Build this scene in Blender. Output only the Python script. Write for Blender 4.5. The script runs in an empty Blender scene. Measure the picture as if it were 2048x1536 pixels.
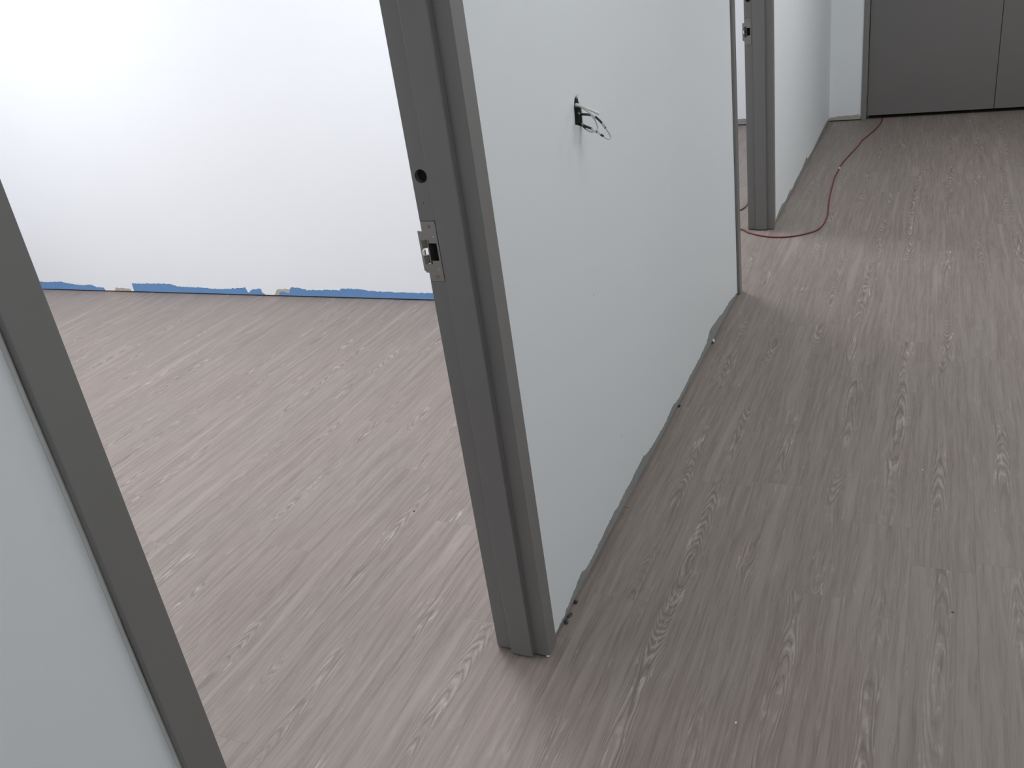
import bpy, bmesh, math, random
from mathutils import Vector, Matrix
random.seed(7)
SC = bpy.context.scene
COL = SC.collection

# ------------------------------------------------------------------ camera
CAM = Vector((0.76350529, -1.45784564, 1.52))
FPX = 1781.0
RIGHT = Vector((0.90779282, 0.39739401, -0.13412757))
DOWN = Vector((0.06358097, -0.44648646, -0.8925286))
FWD = Vector((-0.41457166, 0.80170309, -0.4305839))
cd = bpy.data.cameras.new('camera')
cam = bpy.data.objects.new('camera', cd)
COL.objects.link(cam)
cd.sensor_width = 36.0
cd.lens = FPX / 2048 * 36.0
cd.clip_start = 0.02
mw = Matrix((RIGHT, -DOWN, -FWD)).transposed().to_4x4()
mw.translation = CAM
cam.matrix_world = mw
SC.camera = cam

# ------------------------------------------------------------------ light
vs = SC.view_settings
vs.view_transform = 'Standard'
vs.look = 'None'
vs.gamma = 1.0
vs.use_curve_mapping = False
vs.exposure = 0.0

world = bpy.data.worlds.new('world')
SC.world = world
world.use_nodes = True
bg = world.node_tree.nodes['Background']
bg.inputs[0].default_value = (0.75, 0.8, 0.85, 1)
bg.inputs[1].default_value = 0.02

CEIL = 2.74
def ceiling_lamp(x, y, sx, sy, power, colour):
    l = bpy.data.lights.new('ceiling_panel_light', 'AREA')
    l.shape = 'RECTANGLE'; l.size = sx; l.size_y = sy
    l.energy = power; l.color = colour
    o = bpy.data.objects.new('ceiling_panel_light', l)
    o.location = (x, y, CEIL - 0.02)
    COL.objects.link(o)
    return o
ROOMC = (1.0, 0.965, 0.975)
CORRC = (1.0, 0.99, 0.965)
# lit office behind the first doorway: troffers
ceiling_lamp(-1.00, 0.85, 0.6, 0.6, 38, ROOMC)
ceiling_lamp(-3.60, 0.70, 0.55, 1.15, 52, ROOMC)
ceiling_lamp(-3.60, -1.3, 0.55, 1.15, 30, ROOMC)
# second office
ceiling_lamp(-1.2, 3.7, 0.6, 0.6, 32, ROOMC)
ceiling_lamp(-3.4, 4.6, 0.55, 1.15, 58, ROOMC)
# corridor
ceiling_lamp(1.20, 0.45, 0.55, 1.15, 17.8, CORRC)
ceiling_lamp(1.5, -2.4, 0.55, 1.15, 10, CORRC)
ceiling_lamp(1.45, 3.7, 0.55, 1.15, 34, CORRC)  # unseen panel, added to brighten the far end of the corridor

# ------------------------------------------------------------------ helpers
def ray(u, v):
    return RIGHT * ((u - 1024) / FPX) + DOWN * ((v - 768) / FPX) + FWD
def on_floor(u, v, z=0.0):
    d = ray(u, v); return CAM + d * ((z - CAM.z) / d.z)
def on_x(u, v, x):
    d = ray(u, v); return CAM + d * ((x - CAM.x) / d.x)
def pix(P):
    q = Vector(P) - CAM
    w = q.dot(FWD)
    if w < 0.02: return None
    return (1024 + FPX * q.dot(RIGHT) / w, 768 + FPX * q.dot(DOWN) / w)

def link(name, me, mat, parent=None, smooth=False):
    o = bpy.data.objects.new(name, me)
    COL.objects.link(o)
    if mat is not None and not me.materials: me.materials.append(mat)
    if smooth:
        for f in me.polygons: f.use_smooth = True
    if parent is not None: o.parent = parent
    return o
def from_bm(name, bm, mat, parent=None, smooth=False):
    bmesh.ops.recalc_face_normals(bm, faces=bm.faces[:])
    me = bpy.data.meshes.new(name); bm.to_mesh(me); bm.free()
    return link(name, me, mat, parent, smooth)
def add_box(bm, a, b, bevel=0.0):
    r = bmesh.ops.create_cube(bm, size=1.0)
    vsx = r['verts']
    for v in vsx:
        v.co = Vector([(a[i] + b[i]) / 2 + v.co[i] * (b[i] - a[i]) for i in range(3)])
    if bevel:
        es = list({e for v in vsx for e in v.link_edges})
        bmesh.ops.bevel(bm, geom=es, offset=bevel, segments=2, affect='EDGES', profile=0.5)
def box(name, a, b, mat, parent=None, bevel=0.0):
    bm = bmesh.new(); add_box(bm, a, b, bevel)
    return from_bm(name, bm, mat, parent)
def rounded(pts, r=0.002, n=3):
    out = []
    N = len(pts)
    for i in range(N):
        p = Vector(pts[i]); a = Vector(pts[i - 1]); b = Vector(pts[(i + 1) % N])
        da = (a - p); db = (b - p)
        rr = min(r, da.length * 0.45, db.length * 0.45)
        s = p + da.normalized() * rr; e = p + db.normalized() * rr
        for k in range(n + 1):
            t = k / n
            out.append((1 - t) ** 2 * s + 2 * t * (1 - t) * p + t * t * e)
    return out
def prism(bm, pts, lo, hi, axes):
    """closed outline in the plane axes[0], axes[1]; extruded from lo to hi along axes[2]"""
    def P(p, h):
        c = [0, 0, 0]; c[axes[0]] = p[0]; c[axes[1]] = p[1]; c[axes[2]] = h
        return bm.verts.new(c)
    A = [P(p, lo) for p in pts]; B = [P(p, hi) for p in pts]
    bm.faces.new(A[::-1]); bm.faces.new(B)
    n = len(pts)
    for i in range(n):
        bm.faces.new((A[i], A[(i + 1) % n], B[(i + 1) % n], B[i]))
    bmesh.ops.recalc_face_normals(bm, faces=bm.faces[:])
def cyl(bm, c, r, d0, d1, axis=1, n=24):
    pts = [(math.cos(2 * math.pi * i / n) * r, math.sin(2 * math.pi * i / n) * r) for i in range(n)]
    ax = {0: (1, 2, 0), 1: (0, 2, 1), 2: (0, 1, 2)}[axis]
    prism(bm, [(p[0] + c[0], p[1] + c[1]) for p in pts], d0, d1, ax)
def boolean_cut(o, cutter_bm):
    bmesh.ops.recalc_face_normals(cutter_bm, faces=cutter_bm.faces[:])
    me = bpy.data.meshes.new('cut'); cutter_bm.to_mesh(me); cutter_bm.free()
    c = bpy.data.objects.new('cut', me); COL.objects.link(c)
    m = o.modifiers.new('cut', 'BOOLEAN'); m.object = c; m.operation = 'DIFFERENCE'; m.solver = 'EXACT'
    dg = bpy.context.evaluated_depsgraph_get(); dg.update()
    ev = o.evaluated_get(dg)
    new = bpy.data.meshes.new_from_object(ev)
    o.modifiers.clear()
    old = o.data; o.data = new
    bpy.data.meshes.remove(old)
    bpy.data.objects.remove(c); bpy.data.meshes.remove(me)
def catmull(pts, n=8):
    P = [Vector(p) for p in pts]
    P = [P[0] * 2 - P[1]] + P + [P[-1] * 2 - P[-2]]
    out = []
    for i in range(1, len(P) - 2):
        a, b, c, d = P[i - 1:i + 3]
        for k in range(n):
            t = k / n
            out.append(0.5 * ((2 * b) + (c - a) * t + (2 * a - 5 * b + 4 * c - d) * t * t + (3 * b - a - 3 * c + d) * t ** 3))
    out.append(P[-2])
    return out
def tube(bm, path, r, seg=8):
    rings = []
    up = Vector((0, 0, 1))
    prev = None
    for i, p in enumerate(path):
        t = (path[min(i + 1, len(path) - 1)] - path[max(i - 1, 0)]).normalized()
        if prev is None:
            a = t.cross(up)
            if a.length < 0.1: a = t.cross(Vector((1, 0, 0)))
        else:
            a = prev - t * prev.dot(t)
        a.normalize(); prev = a
        b = t.cross(a)
        rings.append([bm.verts.new(p + (a * math.cos(2 * math.pi * k / seg) + b * math.sin(2 * math.pi * k / seg)) * r) for k in range(seg)])
    for A, B in zip(rings, rings[1:]):
        for k in range(seg):
            bm.faces.new((A[k], A[(k + 1) % seg], B[(k + 1) % seg], B[k]))
    bm.faces.new(rings[0][::-1]); bm.faces.new(rings[-1])
def empty(name, loc=(0, 0, 0)):
    o = bpy.data.objects.new(name, None)
    o.location = loc; o.empty_display_size = 0.1
    COL.objects.link(o)
    return o
def tag(o, label=None, cat=None, group=None, kind=None):
    if label: o['label'] = label
    if cat: o['category'] = cat
    if group: o['group'] = group
    if kind: o['kind'] = kind
    return o

# ------------------------------------------------------------------ materials
class NT:
    def __init__(s, name):
        s.m = bpy.data.materials.new(name); s.m.use_nodes = True
        s.t = s.m.node_tree; s.b = s.t.nodes['Principled BSDF']
    def n(s, kind, **kw):
        nd = s.t.nodes.new(kind)
        for k, v in kw.items(): setattr(nd, k, v)
        return nd
    def l(s, a, b): s.t.links.new(a, b)
    def val(s, inp, v):
        if hasattr(v, 'links') or isinstance(v, bpy.types.NodeSocket): s.l(v, inp)
        else: inp.default_value = v
    def math(s, op, a, b=0.0, c=None, clamp=False):
        nd = s.n('ShaderNodeMath', operation=op, use_clamp=clamp)
        s.val(nd.inputs[0], a); s.val(nd.inputs[1], b)
        if c is not None: s.val(nd.inputs[2], c)
        return nd.outputs[0]
    def smooth(s, x, lo, hi, a=0.0, b=1.0):
        nd = s.n('ShaderNodeMapRange', interpolation_type='SMOOTHSTEP')
        s.val(nd.inputs[0], x)
        for i, v in enumerate((lo, hi, a, b)): nd.inputs[i + 1].default_value = v
        return nd.outputs[0]
    def mix(s, f, a, b, blend='MIX'):
        nd = s.n('ShaderNodeMix', data_type='RGBA', blend_type=blend)
        s.val(nd.inputs[0], f)
        for k, v in ((6, a), (7, b)):
            if isinstance(v, tuple): nd.inputs[k].default_value = (*v, 1) if len(v) == 3 else v
            else: s.l(v, nd.inputs[k])
        return nd.outputs[2]
    def noise(s, vec, scale, detail=2.0, rough=0.5, dist=0.0):
        nd = s.n('ShaderNodeTexNoise')
        s.l(vec, nd.inputs['Vector'])
        nd.inputs['Scale'].default_value = scale; nd.inputs['Detail'].default_value = detail
        nd.inputs['Roughness'].default_value = rough; nd.inputs['Distortion'].default_value = dist
        return nd.outputs[0]
    def scalev(s, vec, sc):
        nd = s.n('ShaderNodeVectorMath', operation='MULTIPLY')
        s.l(vec, nd.inputs[0]); nd.inputs[1].default_value = sc
        return nd.outputs[0]
    def bump(s, h, strength, dist):
        nd = s.n('ShaderNodeBump'); s.l(h, nd.inputs['Height'])
        nd.inputs['Strength'].default_value = strength; nd.inputs['Distance'].default_value = dist
        s.l(nd.outputs[0], s.b.inputs['Normal'])

def simple(name, colour, rough=0.5, metal=0.0, var=0.06, nscale=40, spec=0.5, bump=0.0, bscale=300):
    t = NT(name)
    co = t.n('ShaderNodeTexCoord').outputs['Object']
    nz = t.noise(co, nscale, 3)
    dark = tuple(c * (1 - var) for c in colour); lite = tuple(min(1, c * (1 + var)) for c in colour)
    t.l(t.mix(nz, dark, lite), t.b.inputs['Base Color'])
    t.b.inputs['Roughness'].default_value = rough
    t.b.inputs['Metallic'].default_value = metal
    t.b.inputs['Specular IOR Level'].default_value = spec
    if bump: t.bump(t.noise(co, bscale, 2), bump, 0.001)
    return t.m

def wall_paint(name, colour):
    t = NT(name)
    co = t.n('ShaderNodeTexCoord').outputs['Object']
    big = t.noise(co, 1.7, 3)
    c = t.mix(big, tuple(x * 0.975 for x in colour), tuple(min(1, x * 1.015) for x in colour))
    t.l(c, t.b.inputs['Base Color'])
    t.b.inputs['Roughness'].default_value = 0.55
    t.b.inputs['Specular IOR Level'].default_value = 0.3
    t.bump(t.noise(co, 260, 3), 0.12, 0.0008)
    return t.m

M_WALL = wall_paint('white_wall_paint', (0.805, 0.845, 0.878))
M_CEIL = wall_paint('ceiling_tile_white', (0.80, 0.80, 0.79))
M_FRAME = simple('grey_frame_enamel', (0.200, 0.196, 0.193), 0.36, var=0.04, nscale=6, bump=0.04, bscale=500)
M_DOOR = simple('grey_door_enamel', (0.165, 0.158, 0.156), 0.45, var=0.05, nscale=3)
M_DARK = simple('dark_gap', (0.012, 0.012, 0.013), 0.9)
M_STEEL = simple('brushed_steel', (0.27, 0.255, 0.235), 0.36, 0.7, 0.08, 80)
M_STEEL_BRIGHT = simple('bright_steel', (0.75, 0.73, 0.70), 0.25, 0.9, 0.05, 80)
M_BLUE = simple('blue_old_paint', (0.125, 0.265, 0.50), 0.6, var=0.10, nscale=14)
M_BAREGREY = simple('bare_grey_primer', (0.28, 0.29, 0.29), 0.8, var=0.2, nscale=30, bump=0.3, bscale=120)
M_PLASTER = simple('torn_plaster', (0.42, 0.40, 0.36), 0.9, var=0.25, nscale=60, bump=0.5, bscale=150)
M_CAULK = simple('caulk', (0.60, 0.61, 0.60), 0.6, var=0.15, nscale=25, bump=0.3, bscale=60)
M_WIRE = simple('white_cable_jacket', (0.74, 0.75, 0.74), 0.5, var=0.2, nscale=70)
M_WIREDARK = simple('dark_conductor', (0.035, 0.037, 0.036), 0.5, var=0.3, nscale=60)
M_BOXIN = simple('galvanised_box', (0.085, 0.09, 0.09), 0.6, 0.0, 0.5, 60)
M_CORD = simple('red_cord_jacket', (0.15, 0.022, 0.022), 0.45, var=0.25, nscale=12)
M_TAN = simple('tan_splinter', (0.42, 0.30, 0.20), 0.9, var=0.2)
M_WHITECHIP = simple('white_chip', (0.85, 0.85, 0.83), 0.7, var=0.05)

def plank_material():
    t = NT('greige_vinyl_plank')
    co = t.n('ShaderNodeTexCoord').outputs['Object']
    rnd = t.n('ShaderNodeObjectInfo').outputs['Random']
    sep = t.n('ShaderNodeSeparateXYZ'); t.l(co, sep.inputs[0])
    x, y = sep.outputs[0], sep.outputs[1]
    r1 = t.math('MULTIPLY', rnd, 57.0)
    r2 = t.math('MULTIPLY', t.math('FRACT', t.math('MULTIPLY', rnd, 17.31)), 31.0)
    off = t.n('ShaderNodeCombineXYZ'); t.l(r1, off.inputs[0]); t.l(r2, off.inputs[1]); t.l(r1, off.inputs[2])
    v = t.n('ShaderNodeVectorMath', operation='ADD'); t.l(co, v.inputs[0]); t.l(off.outputs[0], v.inputs[1])
    v = v.outputs[0]
    # grain coordinates, warped a little so that lines wander
    warp = t.math('MULTIPLY', t.math('SUBTRACT', t.noise(t.scalev(v, (9, 2.2, 1)), 1.0, 2), 0.5), 0.035)
    xw = t.math('ADD', x, warp)
    cx = t.n('ShaderNodeCombineXYZ'); t.l(t.math('ADD', xw, r1), cx.inputs[0]); t.l(t.math('ADD', y, r2), cx.inputs[1]); t.l(r1, cx.inputs[2])
    g = cx.outputs[0]
    fine = t.noise(t.scalev(g, (330, 11, 1)), 1.0, 3, 0.6)
    mid = t.noise(t.scalev(g, (85, 2.6, 1)), 1.0, 3, 0.6)
    broad = t.noise(t.scalev(g, (26, 1.1, 1)), 1.0, 2, 0.5)
    # cathedral figure: contours of a parabola across the plank that slides along it
    x0 = t.math('MULTIPLY', t.math('SUBTRACT', t.math('FRACT', t.math('MULTIPLY', rnd, 7.77)), 0.5), 0.05)
    xc = t.math('SUBTRACT', xw, x0)
    par = t.math('MULTIPLY', t.math('MULTIPLY', xc, xc), 3600.0)
    slide = t.math('MULTIPLY', t.noise(t.scalev(v, (0.01, 1.3, 0.01)), 1.0, 1), 30.0)
    jag = t.math('MULTIPLY', t.noise(t.scalev(v, (90, 10, 1)), 1.0, 2), 0.9)
    field = t.math('ADD', t.math('ADD', par, slide), jag)
    ring = t.math('SINE', t.math('MULTIPLY', field, 7.0))
    ringline = t.smooth(ring, 0.55, 1.0)
    ringlite = t.math('MULTIPLY', t.smooth(ring, -0.3, -1.0), t.smooth(t.noise(t.scalev(v, (30, 22, 1)), 1.0, 2), 0.40, 0.62))
    patch = t.smooth(t.noise(t.scalev(v, (3, 2.6, 1)), 1.0, 1), 0.42, 0.58)
    centre = t.smooth(t.math('ABSOLUTE', xc), 0.038, 0.008)
    fig = t.math('MULTIPLY', patch, centre)
    # colours
    c = t.mix(t.smooth(mid, 0.28, 0.74), (0.186, 0.159, 0.146), (0.262, 0.230, 0.212))
    c = t.mix(t.math('MULTIPLY', t.smooth(fine, 0.38, 0.66), 0.38), c, (0.290, 0.257, 0.238))
    c = t.mix(t.math('MULTIPLY', t.smooth(fine, 0.48, 0.28), 0.32), c, (0.140, 0.120, 0.108))
    c = t.mix(t.math('MULTIPLY', t.smooth(broad, 0.54, 0.74), 0.45), c, (0.335, 0.302, 0.280))
    tint = t.noise(t.scalev(t.n('ShaderNodeNewGeometry').outputs['Position'], (2.6, 1.5, 1)), 1.0, 2)
    c = t.mix(t.math('MULTIPLY', t.smooth(tint, 0.45, 0.62), 0.20), c, t.mix(1.0, c, (1.05, 0.955, 0.985), 'MULTIPLY'))
    c = t.mix(t.math('MULTIPLY', t.smooth(tint, 0.52, 0.36), 0.22), c, t.mix(1.0, c, (0.96, 1.0, 0.93), 'MULTIPLY'))
    c = t.mix(t.math('MULTIPLY', t.math('MULTIPLY', ringline, fig), 0.55), c, (0.125, 0.106, 0.094))
    c = t.mix(t.math('MULTIPLY', t.math('MULTIPLY', ringlite, fig), 0.55), c, (0.41, 0.38, 0.35))
    # pale flecks along the figure and pale streaks
    fleck = t.smooth(t.noise(t.scalev(v, (80, 11, 1)), 1.0, 3, 0.6, 0.4), 0.60, 0.72)
    c = t.mix(t.math('MULTIPLY', fleck, t.math('MULTIPLY_ADD', fig, 0.5, 0.20)), c, (0.46, 0.43, 0.40))
    pv = t.math('MULTIPLY_ADD', t.math('FRACT', t.math('MULTIPLY', rnd, 3.33)), 0.04, 0.98)
    pc = t.n('ShaderNodeCombineColor')
    for i in range(3): t.l(pv, pc.inputs[i])
    c = t.mix(1.0, c, pc.outputs[0], 'MULTIPLY')
    t.l(c, t.b.inputs['Base Color'])
    rg = t.math('MULTIPLY_ADD', fine, 0.14, 0.42)
    t.l(rg, t.b.inputs['Roughness'])
    t.b.inputs['Specular IOR Level'].default_value = 0.35
    t.bump(t.math('ADD', fine, t.math('MULTIPLY', t.math('MULTIPLY', ringline, fig), -0.8)), 0.10, 0.0006)
    return t.m
M_PLANK = plank_material()

# ------------------------------------------------------------------ setting: floor of planks
X0, X1, Y0, Y1 = -5.1, 2.45, -3.6, 6.35
floor = box('floor', (X0, Y0, -0.06), (X1, Y1 + 1.4, -0.006), M_DARK)
tag(floor, 'greige wood-grain vinyl plank floor running through offices and corridor', 'floor', kind='structure')
PW, PL = 0.149, 1.22
k0 = math.floor((X0 - 0.475) / PW); k1 = math.ceil((X1 - 0.475) / PW)
cand = []
for k in range(k0, k1):
    xa = 0.475 + k * PW; xb = xa + PW
    xa_, xb_ = max(xa, X0), min(xb, X1)
    if xb_ - xa_ < 0.02: continue
    ph = random.uniform(0, PL)
    if k == -1: ph = 2.080 % PL          # end joints that show in the photograph
    if k == 3: ph = 3.035 % PL
    j = math.floor((Y0 - ph) / PL)
    while ph + j * PL < Y1:
        ya, yb = max(Y0, ph + j * PL), min(Y1, ph + (j + 1) * PL)
        j += 1
        if yb - ya < 0.03: continue
        # pixels the plank covers in the frame, by sampling
        n = 0; area = 0
        for a in range(4):
            for b in range(16):
                q = pix((xa_ + (xb_ - xa_) * (a + .5) / 4, ya + (yb - ya) * (b + .5) / 16, 0))
                if q and -60 < q[0] < 2108 and -60 < q[1] < 1596: n += 1
        c = Vector(((xa_ + xb_) / 2, (ya + yb) / 2, 0))
        d = (c - CAM).length
        area = n / 64 * (xb_ - xa_) * (yb - ya) / d ** 3
        # behind the corridor partition nothing shows: leave those to the joined rest
        hid = c.x < -0.25 and c.y > 2.25
        if hid and not (-1.2 < c.x and c.y > 3.0): area = 0
        cand.append((area, xa_, xb_, ya, yb))
cand.sort(key=lambda t: -t[0])
def plank_bm(bm, w, l, ox=0, oy=0, top=0.0):
    ch, th = 0.00018, 0.006
    lo = [(-w / 2, -l / 2), (w / 2, -l / 2), (w / 2, l / 2), (-w / 2, l / 2)]
    rings = []
    for inset, z in ((0.00004, -th), (0.00004, -ch), (0.00004 + ch, 0.0)):
        rings.append([bm.verts.new((px + ox - math.copysign(inset, px), py + oy - math.copysign(inset, py), z + top)) for px, py in lo])
    bm.faces.new(rings[2])
    for A, B in zip(rings, rings[1:]):
        for i in range(4): bm.faces.new((A[i], A[(i + 1) % 4], B[(i + 1) % 4], B[i]))
cache = {}
rest = bmesh.new(); nrest = 0
for i, (area, xa, xb, ya, yb) in enumerate(cand):
    w, l = xb - xa, yb - ya
    cx, cy = (xa + xb) / 2, (ya + yb) / 2
    if i < 300 and area > 0:
        key = (round(w, 4), round(l, 4))
        if key not in cache:
            bm = bmesh.new(); plank_bm(bm, w, l)
            me = bpy.data.meshes.new('plank'); bm.to_mesh(me); bm.free()
            me.materials.append(M_PLANK); cache[key] = me
        o = link('plank', cache[key], M_PLANK, floor)
        o.location = (cx, cy, 0)
    else:
        plank_bm(rest, w, l, cx, cy); nrest += 1
o = from_bm('outlying_planks', rest, M_PLANK, floor)
o['kind'] = 'stuff'

# ------------------------------------------------------------------ setting: walls
WF, WB = -0.0105, -0.1275            # corridor face and office face of the long partition
GAP = 0.008
def wall(name, a, b, label, gap=GAP, core=0.012):
    """wall slab a..b whose foot stops short of the floor; a recessed dark core fills the slit"""
    o = box(name, (a[0], a[1], a[2] + gap), b, M_WALL)
    tag(o, label, 'wall', kind='structure')
    sx = core if b[0] - a[0] > 3 * core else 0.0
    sy = core if b[1] - a[1] > 3 * core else 0.0
    box('base_slit', (a[0] + sx, a[1] + sy, a[2]), (b[0] - sx, b[1] - sy, a[2] + gap), M_DARK, o)
    return o
OPW = 0.914                          # clear opening between rabbets
D2 = 3.345                           # far rabbet of the second doorway
FW = 0.051                           # frame face width
HEAD = 2.134
w_near = wall('wall_near', (WB, -3.5, 0), (WF, -OPW - FW, CEIL), 'white painted corridor wall beside the hinge jamb')
w_mid = wall('wall_middle', (WB, FW, 0), (WF, D2 - OPW - FW, CEIL), 'white corridor partition with open outlet hole and dangling wires')
w_far = wall('wall_far', (WB, D2 + FW, 0), (WF, 6.12, CEIL), 'white corridor wall running to the recess by the grey double doors')
for n, (ya, yb) in enumerate(((-OPW - FW, FW), (D2 - OPW - FW, D2 + FW))):
    o = box('wall_over_door_%d' % (n + 1), (WB, ya, HEAD + FW), (WF, yb, CEIL), M_WALL)
    tag(o, ['white wall above the first grey doorway', 'white wall above the second grey doorway'][n], 'wall', kind='structure')
BY = 2.204
w_back = wall('wall_back', (-5.0, BY, 0), (WB, BY + 0.12, CEIL), 'bright white office wall with strip of old blue paint at its foot')
wl = wall('wall_office_left', (-5.1, -2.5, 0), (-5.0, 6.35, CEIL), 'white far side wall of the offices')
wfz = wall('wall_office_front', (-5.0, -2.5, 0), (WB, -2.4, CEIL), 'white front wall of the lit office')
R2Y = 6.175
w2b = wall('wall_second_back', (-5.0, R2Y, 0), (-0.1, R2Y + 0.12, CEIL), 'white back wall of the second office seen through the narrow doorway gap')
EY = 6.12
w_end = wall('wall_end', (-0.1, EY, 0), (0.223, EY + 0.15, CEIL), 'narrow white end wall beside the grey double doors')
w_end2 = wall('wall_end_right', (2.05, EY, 0), (2.30, EY + 0.15, CEIL), 'white end wall on the other side of the double doors')
o = box('wall_over_double_doors', (0.223, EY, 2.18), (2.05, EY + 0.15, CEIL), M_WALL)
tag(o, 'white wall above the grey double doors', 'wall', kind='structure')
wr = wall('wall_right', (2.30, -3.5, 0), (2.42, 6.3, CEIL), 'white opposite side wall of the corridor')
wc = wall('wall_corridor_front', (WB, -3.6, 0), (2.42, -3.5, CEIL), 'white corridor wall opposite the double doors')
ceil = box('ceiling', (-5.1, -3.6, CEIL), (2.42, 6.35, CEIL + 0.08), M_CEIL)
tag(ceil, 'white ceiling over corridor and offices', 'ceiling', kind='structure')
# closed dark space behind the double doors
o = box('wall_behind_doors', (0.10, EY + 0.95, 0), (2.2, EY + 1.0, 2.3), M_DARK)
tag(o, 'dark space behind the grey double doors', 'wall', kind='structure')

# --- paint bands at the foot of the walls: thin film of a different paint, ragged upper edge
def band(name, parent, pts, mat, plane, pos, th=0.0006, zlo=GAP, rag=0.0025, step=0.008):
    """pts: outline (s, z) of the upper edge from left to right; plane 'y': s is x, facing -y; 'x': s is y, facing +x"""
    rr = random.Random(len(pts) * 31 + int(abs(pts[0][0]) * 1000))
    top = []
    for (s0, z0), (s1, z1) in zip(pts, pts[1:]):
        n = max(1, int(abs(s1 - s0) / step))
        for k in range(n):
            t = k / n
            top.append((s0 + (s1 - s0) * t, max(zlo + 0.001, z0 + (z1 - z0) * t + rr.uniform(-rag, rag))))
    top.append(pts[-1])
    bm = bmesh.new()
    def V(s, z, d):
        return bm.verts.new((s, pos - d, z) if plane == 'y' else (pos + d, s, z))
    T1 = [V(s, z, th) for s, z in top]; B1 = [V(s, zlo, th) for s, z in top]
    T0 = [V(s, z, 0) for s, z in top]; B0 = [V(s, zlo, 0) for s, z in top]
    for i in range(len(top) - 1):
        bm.faces.new((B1[i], B1[i + 1], T1[i + 1], T1[i]))
        bm.faces.new((T1[i], T1[i + 1], T0[i + 1], T0[i]))
        bm.faces.new((B0[i], B0[i + 1], B1[i + 1], B1[i]))
    bm.faces.new((B1[0], T1[0], T0[0], B0[0])); bm.faces.new((B0[-1], T0[-1], T1[-1], B1[-1]))
    return from_bm(name, bm, mat, parent)
A = [(-5.0, .05), (-4.6, .057), (-4.348, .055), (-4.193, .058), (-4.106, .046), (-4.019, .040), (-3.927, .042), (-3.889, .029), (-3.83, .024), (-3.822, .010)]
B = [(-3.580, .058), (-3.406, .060), (-3.275, .061), (-3.218, .046), (-3.091, .043), (-2.999, .041), (-2.939, .037), (-2.847, .038), (-2.709, .049), (-2.700, .022), (-2.690, .018), (-2.669, .039), (-2.601, .045), (-2.598, .018), (-2.578, .010)]
C_ = [(-2.482, .012), (-2.462, .033), (-2.409, .022), (-2.392, .055), (-2.35, .056), (-2.285, .043), (-2.148, .046), (-2.068, .047), (-2.059, .057), (-1.949, .056), (-1.887, .047), (-1.799, .043), (-1.699, .042), (-1.577, .042), (-1.498, .043), (-1.0, .05), (-0.5, .045), (-0.13, .05)]
for pts in (A, B, C_):
    o = band('blue_paint_strip', w_back, pts, M_BLUE, 'y', BY)
    o['label'] = 'strip of exposed old blue paint along the wall foot'
for pts in ([(-2.515, .010), (-2.486, .044), (-2.44, .047), (-2.394, .045)], [(-3.74, .014), (-3.725, .029), (-3.66, .025), (-3.606, .021)]):
    o = band('torn_plaster_patch', w_back, pts, M_PLASTER, 'y', BY, th=0.0004)
    o['label'] = 'torn grey plaster patch between the blue strips'
G = [(0.051, .010), (0.136, .014), (0.145, .019), (0.211, .031), (0.271, .044), (0.315, .030), (0.325, .030), (0.439, .036), (0.528, .044), (0.608, .041), (0.645, .046), (0.731, .043), (0.757, .048), (0.851, .052), (0.902, .037), (1.002, .031), (1.124, .028), (1.224, .040), (1.306, .026), (1.47, .032), (1.627, .033), (1.754, .042), (1.825, .070), (1.90, .062), (1.982, .055), (2.053, .042), (2.204, .037), (2.378, .012)]
o = band('bare_grey_strip', w_mid, G, M_BAREGREY, 'x', WF)
o['label'] = 'ragged unpainted grey strip along the wall foot'
W = [(3.40, .010), (3.547, .030), (3.674, .040), (3.823, .022), (4.015, .038), (4.05, .02), (4.238, .030), (4.395, .030), (4.56, .034), (4.753, .055), (4.79, .03), (4.90, .025), (5.105, .024), (5.306, .03), (5.515, .035), (5.736, .04), (5.93, .044), (6.10, .03)]
o = band('bare_grey_strip', w_far, W, M_BAREGREY, 'x', WF)
o = band('bare_grey_strip', w_near, [(-3.5, .03), (-2.9, .04), (-2.2, .03), (-1.6, .045), (-0.97, .03)], M_BAREGREY, 'x', WF)
o = band('bare_grey_strip', w2b, [(-5.0, .05), (-3, .045), (-1.5, .05), (-0.74, .052), (-0.5, .05), (-0.13, .05)], M_BAREGREY, 'y', R2Y)
o = band('torn_plaster_patch', w_end, [(-0.01, .03), (0.03, .034), (0.09, .042), (0.16, .040), (0.20, .046), (0.222, .03)], M_PLASTER, 'y', EY, th=0.001)

# --- open outlet hole in the middle partition, with its device box
HOLE = [(0.557, 1.142), (0.609, 1.126), (0.611, 1.170), (0.598, 1.184), (0.591, 1.199), (0.581, 1.203), (0.571, 1.200), (0.563, 1.187)]
cut = bmesh.new()
prism(cut, HOLE, -0.075, 0.01, (1, 2, 0))
boolean_cut(w_mid, cut)
if not w_mid.data.materials: w_mid.data.materials.append(M_WALL)
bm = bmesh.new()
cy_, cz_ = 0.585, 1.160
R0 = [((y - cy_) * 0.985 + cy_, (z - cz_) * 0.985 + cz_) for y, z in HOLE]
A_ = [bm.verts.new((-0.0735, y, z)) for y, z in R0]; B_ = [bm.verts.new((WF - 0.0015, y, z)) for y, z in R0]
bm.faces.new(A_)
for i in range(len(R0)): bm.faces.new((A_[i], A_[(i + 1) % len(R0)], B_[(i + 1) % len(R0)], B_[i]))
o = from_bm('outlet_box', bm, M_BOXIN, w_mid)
o['label'] = 'dark metal outlet box sunk in the wall'
for q in ((1187, 590), (1243, 872)):
    p = on_x(*q, WF)
    bm = bmesh.new(); cyl(bm, (p.y, p.z), 0.0018, WF - 0.001, WF + 0.0006, axis=0, n=8)
    from_bm('nail_hole', bm, M_PLASTER, w_mid)

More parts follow.
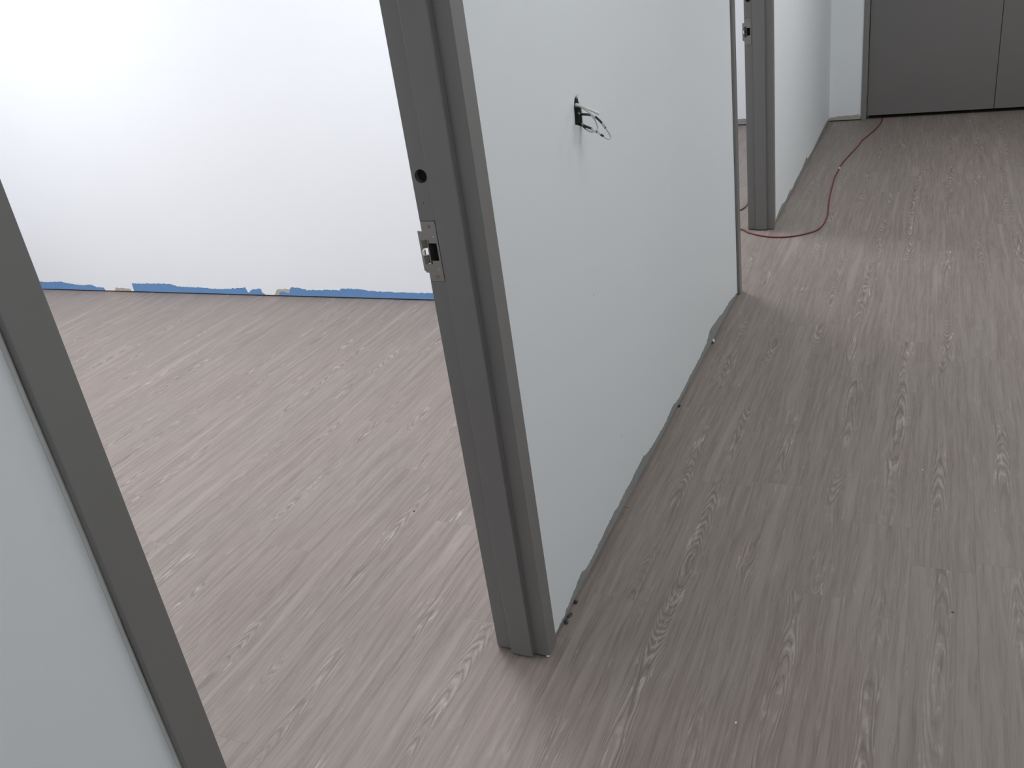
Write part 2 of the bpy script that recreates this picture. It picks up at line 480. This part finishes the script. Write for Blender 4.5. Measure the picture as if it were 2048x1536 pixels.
# ------------------------------------------------------------------ door frames
XL, XS1, XS0 = -0.138, -0.094, -0.0375      # office edge, stop
ST = 0.014
def jamb(name, parent, yr, sgn, zlo=0.0045):
    """sgn +1: jamb whose body lies towards +y of its rabbet plane yr"""
    P = [(0, 0), (0, FW), (WF + 0.0002, FW), (WF + 0.0002, FW - 0.004), (WB - 0.0002, FW - 0.004), (WB - 0.0002, FW), (XL, FW), (XL, 0), (XS1, 0), (XS1, -ST), (XS0, -ST), (XS0, 0)]
    P = rounded(P, 0.0022, 3)
    pts = [(p.x, yr + sgn * p.y) for p in P]
    bm = bmesh.new(); prism(bm, pts, zlo, HEAD + FW, (0, 1, 2))
    return from_bm(name, bm, M_FRAME, parent)
def bead(name, parent, pts, r, mat):
    bm = bmesh.new(); tube(bm, [Vector(p) for p in pts], r, 8)
    return from_bm(name, bm, mat, parent, smooth=True)

def strike_parts(parent, jb, yr):
    """ANSI strike with lip in the office-side rabbet, bolt hole above it"""
    # cuts in the jamb: bolt hole, strike pocket
    cut = bmesh.new()
    cyl(cut, (-0.117, 1.1685), 0.0132, yr - 0.03, yr + 0.03, axis=1, n=40)
    boolean_cut(jb, cut)
    cut = bmesh.new()
    add_box(cut, (-0.142, yr - 0.003, 0.9565), (-0.1035, yr + 0.0024, 1.0815))
    boolean_cut(jb, cut)
    cut = bmesh.new()
    add_box(cut, (-0.142, yr - 0.01, 0.985), (-0.1075, yr + 0.024, 1.052))
    boolean_cut(jb, cut)
    if not jb.data.materials: jb.data.materials.append(M_FRAME)
    # dark lining of hole and pocket
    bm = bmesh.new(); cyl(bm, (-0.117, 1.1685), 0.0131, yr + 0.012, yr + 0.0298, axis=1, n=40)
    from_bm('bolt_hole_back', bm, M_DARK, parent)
    plate_root = None
    # plate: outline with lip, opening cut out
    out = [(-0.1365, 1.0805), (-0.1045, 1.0805), (-0.1045, 0.9575), (-0.1365, 0.9575), (-0.1365, 0.9755), (-0.1415, 0.9755), (-0.1465, 0.981), (-0.1465, 1.0615), (-0.1365, 1.0605)]
    bm = bmesh.new(); prism(bm, out, yr - 0.0006, yr + 0.0018, (0, 2, 1))
    plate = from_bm('strike_plate', bm, M_STEEL, parent)
    plate['label'] = 'steel strike plate with lip'
    cut = bmesh.new()
    prism(cut, [(-0.1425, 1.0435), (-0.1265, 1.0435), (-0.1265, 1.0365), (-0.1085, 1.0365), (-0.1085, 1.0005), (-0.1245, 1.0005), (-0.1245, 0.9935), (-0.1425, 0.9935)], yr - 0.02, yr + 0.02, (0, 2, 1))
    boolean_cut(plate, cut)
    if not plate.data.materials: plate.data.materials.append(M_STEEL)
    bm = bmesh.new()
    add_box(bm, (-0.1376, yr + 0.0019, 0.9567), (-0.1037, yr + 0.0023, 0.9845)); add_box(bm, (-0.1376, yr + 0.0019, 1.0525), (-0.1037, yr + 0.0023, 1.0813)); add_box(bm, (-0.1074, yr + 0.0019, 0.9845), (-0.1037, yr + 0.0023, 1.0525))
    from_bm('painted_gap_shade', bm, M_DARK, plate)  # shade in the thin seam round the plate, painted as dark sheets
    # keeper: two lugs, divider bar; bright block paints the light seen between the lugs
    for za, zb in ((1.026, 1.0428), (0.9942, 1.0115)):
        bm = bmesh.new()
        prism(bm, [(-0.1420, yr - 0.0028), (-0.1400, yr - 0.0040), (-0.1318, yr + 0.0040), (-0.1318, yr + 0.010), (-0.1420, yr + 0.004)], za, zb, (0, 1, 2))
        from_bm('keeper_lug', bm, M_STEEL, plate)
    o = box('painted_gap_light', (-0.1425, yr - 0.0034, 1.0125), (-0.1368, yr + 0.001, 1.0235), M_STEEL_BRIGHT, plate)
    box('divider_bar', (-0.1283, yr - 0.002, 0.9942), (-0.1262, yr + 0.018, 1.0428), M_STEEL, plate)
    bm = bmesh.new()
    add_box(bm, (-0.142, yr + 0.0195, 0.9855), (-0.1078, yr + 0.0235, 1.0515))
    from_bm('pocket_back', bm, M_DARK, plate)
    for cx, cz in ((-0.119, 1.070), (-0.119, 0.967)):
        bm = bmesh.new(); cyl(bm, (cx, cz), 0.0038, yr - 0.0012, yr + 0.001, axis=1, n=20)
        bmesh.ops.bevel(bm, geom=[e for e in bm.edges if all(abs(v.co.y - (yr - 0.0012)) < 1e-5 for v in e.verts)], offset=0.0006, segments=2, affect='EDGES')
        s = from_bm('screw', bm, M_STEEL, plate)
        cut = bmesh.new()
        add_box(cut, (cx - 0.0022, yr - 0.003, cz - 0.0005), (cx + 0.0022, yr - 0.0004, cz + 0.0005))
        boolean_cut(s, cut)
        cut = bmesh.new()
        add_box(cut, (cx - 0.0005, yr - 0.003, cz - 0.0022), (cx + 0.0005, yr - 0.0004, cz + 0.0022))
        boolean_cut(s, cut)
        if not s.data.materials: s.data.materials.append(M_STEEL)
    for cx, cz in ((-0.113, 1.050), (-0.113, 0.983)):
        bm = bmesh.new(); cyl(bm, (cx, cz), 0.0012, yr - 0.0009, yr + 0.0005, axis=1, n=12)
        from_bm('adjusting_screw', bm, M_STEEL_BRIGHT, plate)
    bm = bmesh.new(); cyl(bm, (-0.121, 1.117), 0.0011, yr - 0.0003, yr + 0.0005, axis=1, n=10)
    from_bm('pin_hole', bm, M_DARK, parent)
    return plate

def head(parent, ya, yb):
    P = [(0, 0), (0, FW), (XL, FW), (XL, 0), (XS1, 0), (XS1, -ST), (XS0, -ST), (XS0, 0)]
    bm = bmesh.new()
    prism(bm, [(p.x, HEAD + p.y) for p in rounded(P, 0.0022, 3)], ya, yb, (0, 2, 1))
    return from_bm('head', bm, M_FRAME, parent)

d1 = empty('door_1', (0, 0, 0))
tag(d1, 'grey steel door frame with strike plate at the lit office doorway', 'door frame', kind='structure')
j1 = jamb('strike_jamb', d1, 0.0, 1)
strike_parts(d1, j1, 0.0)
jamb('hinge_jamb', d1, -OPW, -1)
head(d1, -OPW + 0.0005, -0.0005)
bead('caulk_bead', d1, [(WF + 0.0005, -OPW - FW - 0.0015 - 0.0012 * math.sin(z * 9) ** 2, z) for z in [0.02 + 0.06 * i for i in range(36)]], 0.0028, M_CAULK)
bm = bmesh.new(); bmesh.ops.create_icosphere(bm, subdivisions=2, radius=1.0)
for v in bm.verts: v.co = Vector((v.co.x * 0.005 - 0.004, v.co.y * 0.005 + 0.002, v.co.z * 0.004 + 0.003))
from_bm('caulk_dab', bm, M_CAULK, d1, smooth=True)

d2 = empty('door_2', (0, 0, 0))
tag(d2, 'grey steel door frame farther along the corridor, cord passing through', 'door frame', kind='structure')
j2 = jamb('strike_jamb', d2, 0.0, 1)
jamb('hinge_jamb', d2, -OPW, -1)
head(d2, -OPW + 0.0005, -0.0005)
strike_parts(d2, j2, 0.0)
d2.location = (0, D2, 0)

# ------------------------------------------------------------------ double doors
d3 = empty('door_3', (1.137, EY, 0))
tag(d3, 'pair of flush grey doors in a grey frame at the corridor end', 'double door', kind='structure')
PI3 = Matrix.Translation((-1.137, -EY, 0))
LZ, LT, LY = 0.028, 2.125, EY + 0.012
def d3part(o): o.matrix_parent_inverse = PI3; return o
for xa, xb in ((0.223, 0.262), (2.012, 2.05)):
    bm = bmesh.new()
    s = 1 if xa < 1 else -1
    e = xa if s > 0 else xb
    pts = [(e, EY - 0.012), (e + s * 0.0385, EY - 0.012), (e + s * 0.0385, EY + 0.058), (e + s * 0.055, EY + 0.058), (e + s * 0.055, EY + 0.14), (e, EY + 0.14)]
    prism(bm, [(p.x, p.y) for p in rounded(pts, 0.002, 3)], 0.0, 2.18, (0, 1, 2))
    d3part(from_bm('jamb', bm, M_FRAME, d3))
d3part(box('head', (0.262, EY - 0.012, 2.13), (2.012, EY + 0.14, 2.18), M_FRAME, d3, 0.002))
for xa, xb, hx in ((0.2655, 1.1355, 0.2635), (1.1390, 2.0085, 2.0105)):
    lf = d3part(box('door_leaf', (xa, LY, LZ), (xb, LY + 0.044, LT), M_DOOR, d3, 0.0015))
    for hz in (0.245, 1.08, 1.90):
        bm = bmesh.new()
        for k in range(5):
            cyl(bm, (hx, LY - 0.006), 0.0065, hz - 0.057 + k * 0.0229, hz - 0.057 + k * 0.0229 + 0.0222, axis=2, n=12)
        cyl(bm, (hx, LY - 0.006), 0.0045, hz - 0.061, hz + 0.061, axis=2, n=12)
        h = from_bm('hinge', bm, M_BOXIN, lf)

# ------------------------------------------------------------------ things: wires at the outlet hole
ec = empty('electrical_cable', (WF, 0.585, 1.16))
tag(ec, 'white electrical cable with two loose wire loops hanging from the wall hole', 'cable')
ECI = Matrix.Translation((-WF, -0.585, -1.16))
def wire(name, pts, r, mat, label, extra=None):
    """pts: (u, v, x) picture point and distance out of the wall"""
    path = catmull([on_x(u, v, WF + x) if not isinstance(u, Vector) else u for u, v, x in pts], 8)
    bm = bmesh.new(); tube(bm, path, r, 8)
    o = from_bm(name, bm, mat, ec, smooth=True)
    o.matrix_parent_inverse = ECI
    o['label'] = label
    return o
cable = wire('cable_end', [(1150, 214, -0.045), (1149.5, 211, -0.012), (1153, 209.5, 0.006), (1162, 211.5, 0.020), (1174, 217, 0.036), (1186, 222, 0.050), (1198, 227.5, 0.062)], 0.0034, M_WIRE, 'thick white cable end sticking out of the wall hole')
cable2 = wire('wire_loop', [(1152, 218, -0.045), (1152, 213, -0.008), (1160, 213, 0.012), (1170, 219, 0.028), (1180, 226, 0.040), (1190, 233, 0.050), (1201, 243, 0.060), (1211, 256, 0.068), (1218, 266, 0.072), (1221, 273, 0.073), (1219, 277, 0.071), (1213, 276.5, 0.066), (1203, 270, 0.056), (1192, 262.5, 0.044), (1180, 256, 0.030), (1170, 252, 0.016), (1162, 247, -0.004), (1156, 240, -0.045)], 0.0022, M_WIRE, 'longest thin wire loop hanging from the wall hole')
cable3 = wire('wire_loop', [(1153, 229, -0.045), (1156, 227.5, -0.010), (1164, 228.5, 0.008), (1174, 229, 0.020), (1182, 230, 0.030), (1189, 238, 0.036), (1194, 248, 0.040), (1195.5, 256, 0.041), (1192, 261.5, 0.038), (1184, 263.5, 0.032), (1177, 261.5, 0.024), (1170, 255.5, 0.012), (1161, 246, -0.006), (1154, 238, -0.045)], 0.0023, M_WIRE, 'shorter thin wire loop hanging from the wall hole')
# dark bare stretches along the loops
def sleeve(parent, pts, r):
    path = catmull([on_x(u, v, WF + x) for u, v, x in pts], 6)
    bm = bmesh.new(); tube(bm, path, r + 0.0004, 8)
    o = from_bm('dark_marking', bm, M_WIREDARK, parent, smooth=True)
    return o
sleeve(cable3, [(1158, 227.7, -0.006), (1164, 228.5, 0.008), (1174, 229, 0.020), (1182, 230, 0.030)], 0.0026)
sleeve(cable2, [(1190, 233, 0.050), (1195.5, 237.8, 0.055), (1201, 243, 0.060), (1207, 250.4, 0.0645), (1211, 256, 0.068)], 0.0023)
sleeve(cable2, [(1162, 247, -0.004), (1170, 252, 0.016), (1180, 256, 0.030), (1187, 259.7, 0.0375)], 0.0024)
sleeve(cable2, [(1192, 262.5, 0.044), (1196, 265.1, 0.048)], 0.0024)
sleeve(cable2, [(1201, 268.7, 0.054), (1207, 272.6, 0.060)], 0.0023)
sleeve(cable3, [(1154, 238, -0.04), (1161, 246, -0.006), (1170, 255.5, 0.012), (1175, 260, 0.020)], 0.0025)
chip = [(1152, 196, 0.001), (1154, 191, 0.005), (1157, 188.5, 0.004)]
path = catmull([on_x(u, v, WF + x) for u, v, x in chip], 6)
bm = bmesh.new(); tube(bm, path, 0.0022, 6)
o = from_bm('torn_paper_curl', bm, M_CAULK, w_mid, smooth=True)

# ------------------------------------------------------------------ things: red extension cord
cz = 0.0042
cpts = [(1762, 229), (1764, 240), (1757, 252), (1740, 268), (1725, 280), (1715, 293), (1697, 312), (1682, 330), (1676, 342), (1669, 355), (1665, 370), (1660, 390), (1657, 410), (1655, 430), (1647, 448), (1632, 461), (1600, 470), (1570, 474), (1545, 474), (1520, 471), (1497, 465), (1485, 459)]
P = [on_floor(u, v, cz) for u, v in cpts]
P = [Vector((0.30, 6.60, cz)), Vector((0.33, 6.40, cz))] + P
P += [Vector((-0.26, 3.40, cz)), Vector((-0.30, 3.52, cz)), Vector((-0.275, 3.64, cz)), on_floor(1489, 415, cz), on_floor(1496, 404, cz), on_floor(1504, 385, cz), on_floor(1514, 355, cz), on_floor(1521, 325, cz), Vector((-0.21, 5.3, cz))]
bm = bmesh.new(); tube(bm, catmull(P, 10), 0.0041, 8)
o = from_bm('extension_cord', bm, M_CORD, None, smooth=True)
tag(o, 'dark red extension cord snaking along the corridor floor into the second doorway', 'cord')

# ------------------------------------------------------------------ things: crumbs on the floor
def crumb(name, q, size, mat, label, rot=0.0, dy=0.0):
    p = on_floor(*q)
    bm = bmesh.new(); bmesh.ops.create_icosphere(bm, subdivisions=1, radius=1.0)
    rr = random.Random(int(q[0] * 7 + q[1]))
    for v in bm.verts:
        v.co *= rr.uniform(0.75, 1.15)
        v.co = Vector((v.co.x * size[0], v.co.y * size[1], v.co.z * size[2]))
    zmin = min(v.co.z for v in bm.verts)
    for v in bm.verts: v.co.z -= zmin
    o = from_bm(name, bm, mat)
    o.location = (max(p.x, -0.005) if p.x > -0.1 else p.x, p.y + dy, 0.0)
    o.rotation_euler = (0, 0, rot)
    tag(o, label, 'debris')
crumb('wood_splinter', (1253, 1014), (0.010, 0.0025, 0.002), M_TAN, 'pale tan splinter sticking out from the partition foot', 0.3)
crumb('wood_splinter', (1244, 1026), (0.005, 0.002, 0.002), M_TAN, 'smaller tan splinter close beside the pale splinter', -0.4)
crumb('dark_crumb', (1358, 813), (0.006, 0.008, 0.004), M_WIREDARK, 'lone dark crumb midway along the partition foot', 0.2)
crumb('plaster_chip', (1420, 685), (0.006, 0.010, 0.010), M_WHITECHIP, 'white plaster chip against the partition foot', 0.1)
crumb('white_speck', (1845, 941), (0.003, 0.003, 0.002), M_WHITECHIP, 'tiny white speck on the open corridor floor planks')
crumb('dark_speck', (1905, 1225), (0.003, 0.0025, 0.0015), M_WIREDARK, 'tiny dark speck on the open corridor floor planks')
crumb('white_speck', (1472, 1447), (0.0025, 0.003, 0.002), M_WHITECHIP, 'tiny white speck on the floor in front of the strike jamb')
crumb('dark_speck', (828, 1023), (0.004, 0.003, 0.002), M_WIREDARK, 'tiny dark speck on the lit office floor')
crumb('white_chip', (1679, 339), (0.009, 0.007, 0.009), M_WHITECHIP, 'bright white chip beside the red cord')
crumb('glue_scrap', (1133, 1245), (0.006, 0.010, 0.004), M_WIREDARK, 'black glue scrap on the floor nearest the strike jamb', 0.5)
crumb('glue_scrap', (1140, 1232), (0.005, 0.012, 0.003), M_WIREDARK, 'middle black glue scrap of three by the strike jamb', -0.3)
crumb('glue_scrap', (1151, 1205), (0.007, 0.007, 0.005), M_WIREDARK, 'black glue scrap farthest of three from the strike jamb', 0.9)
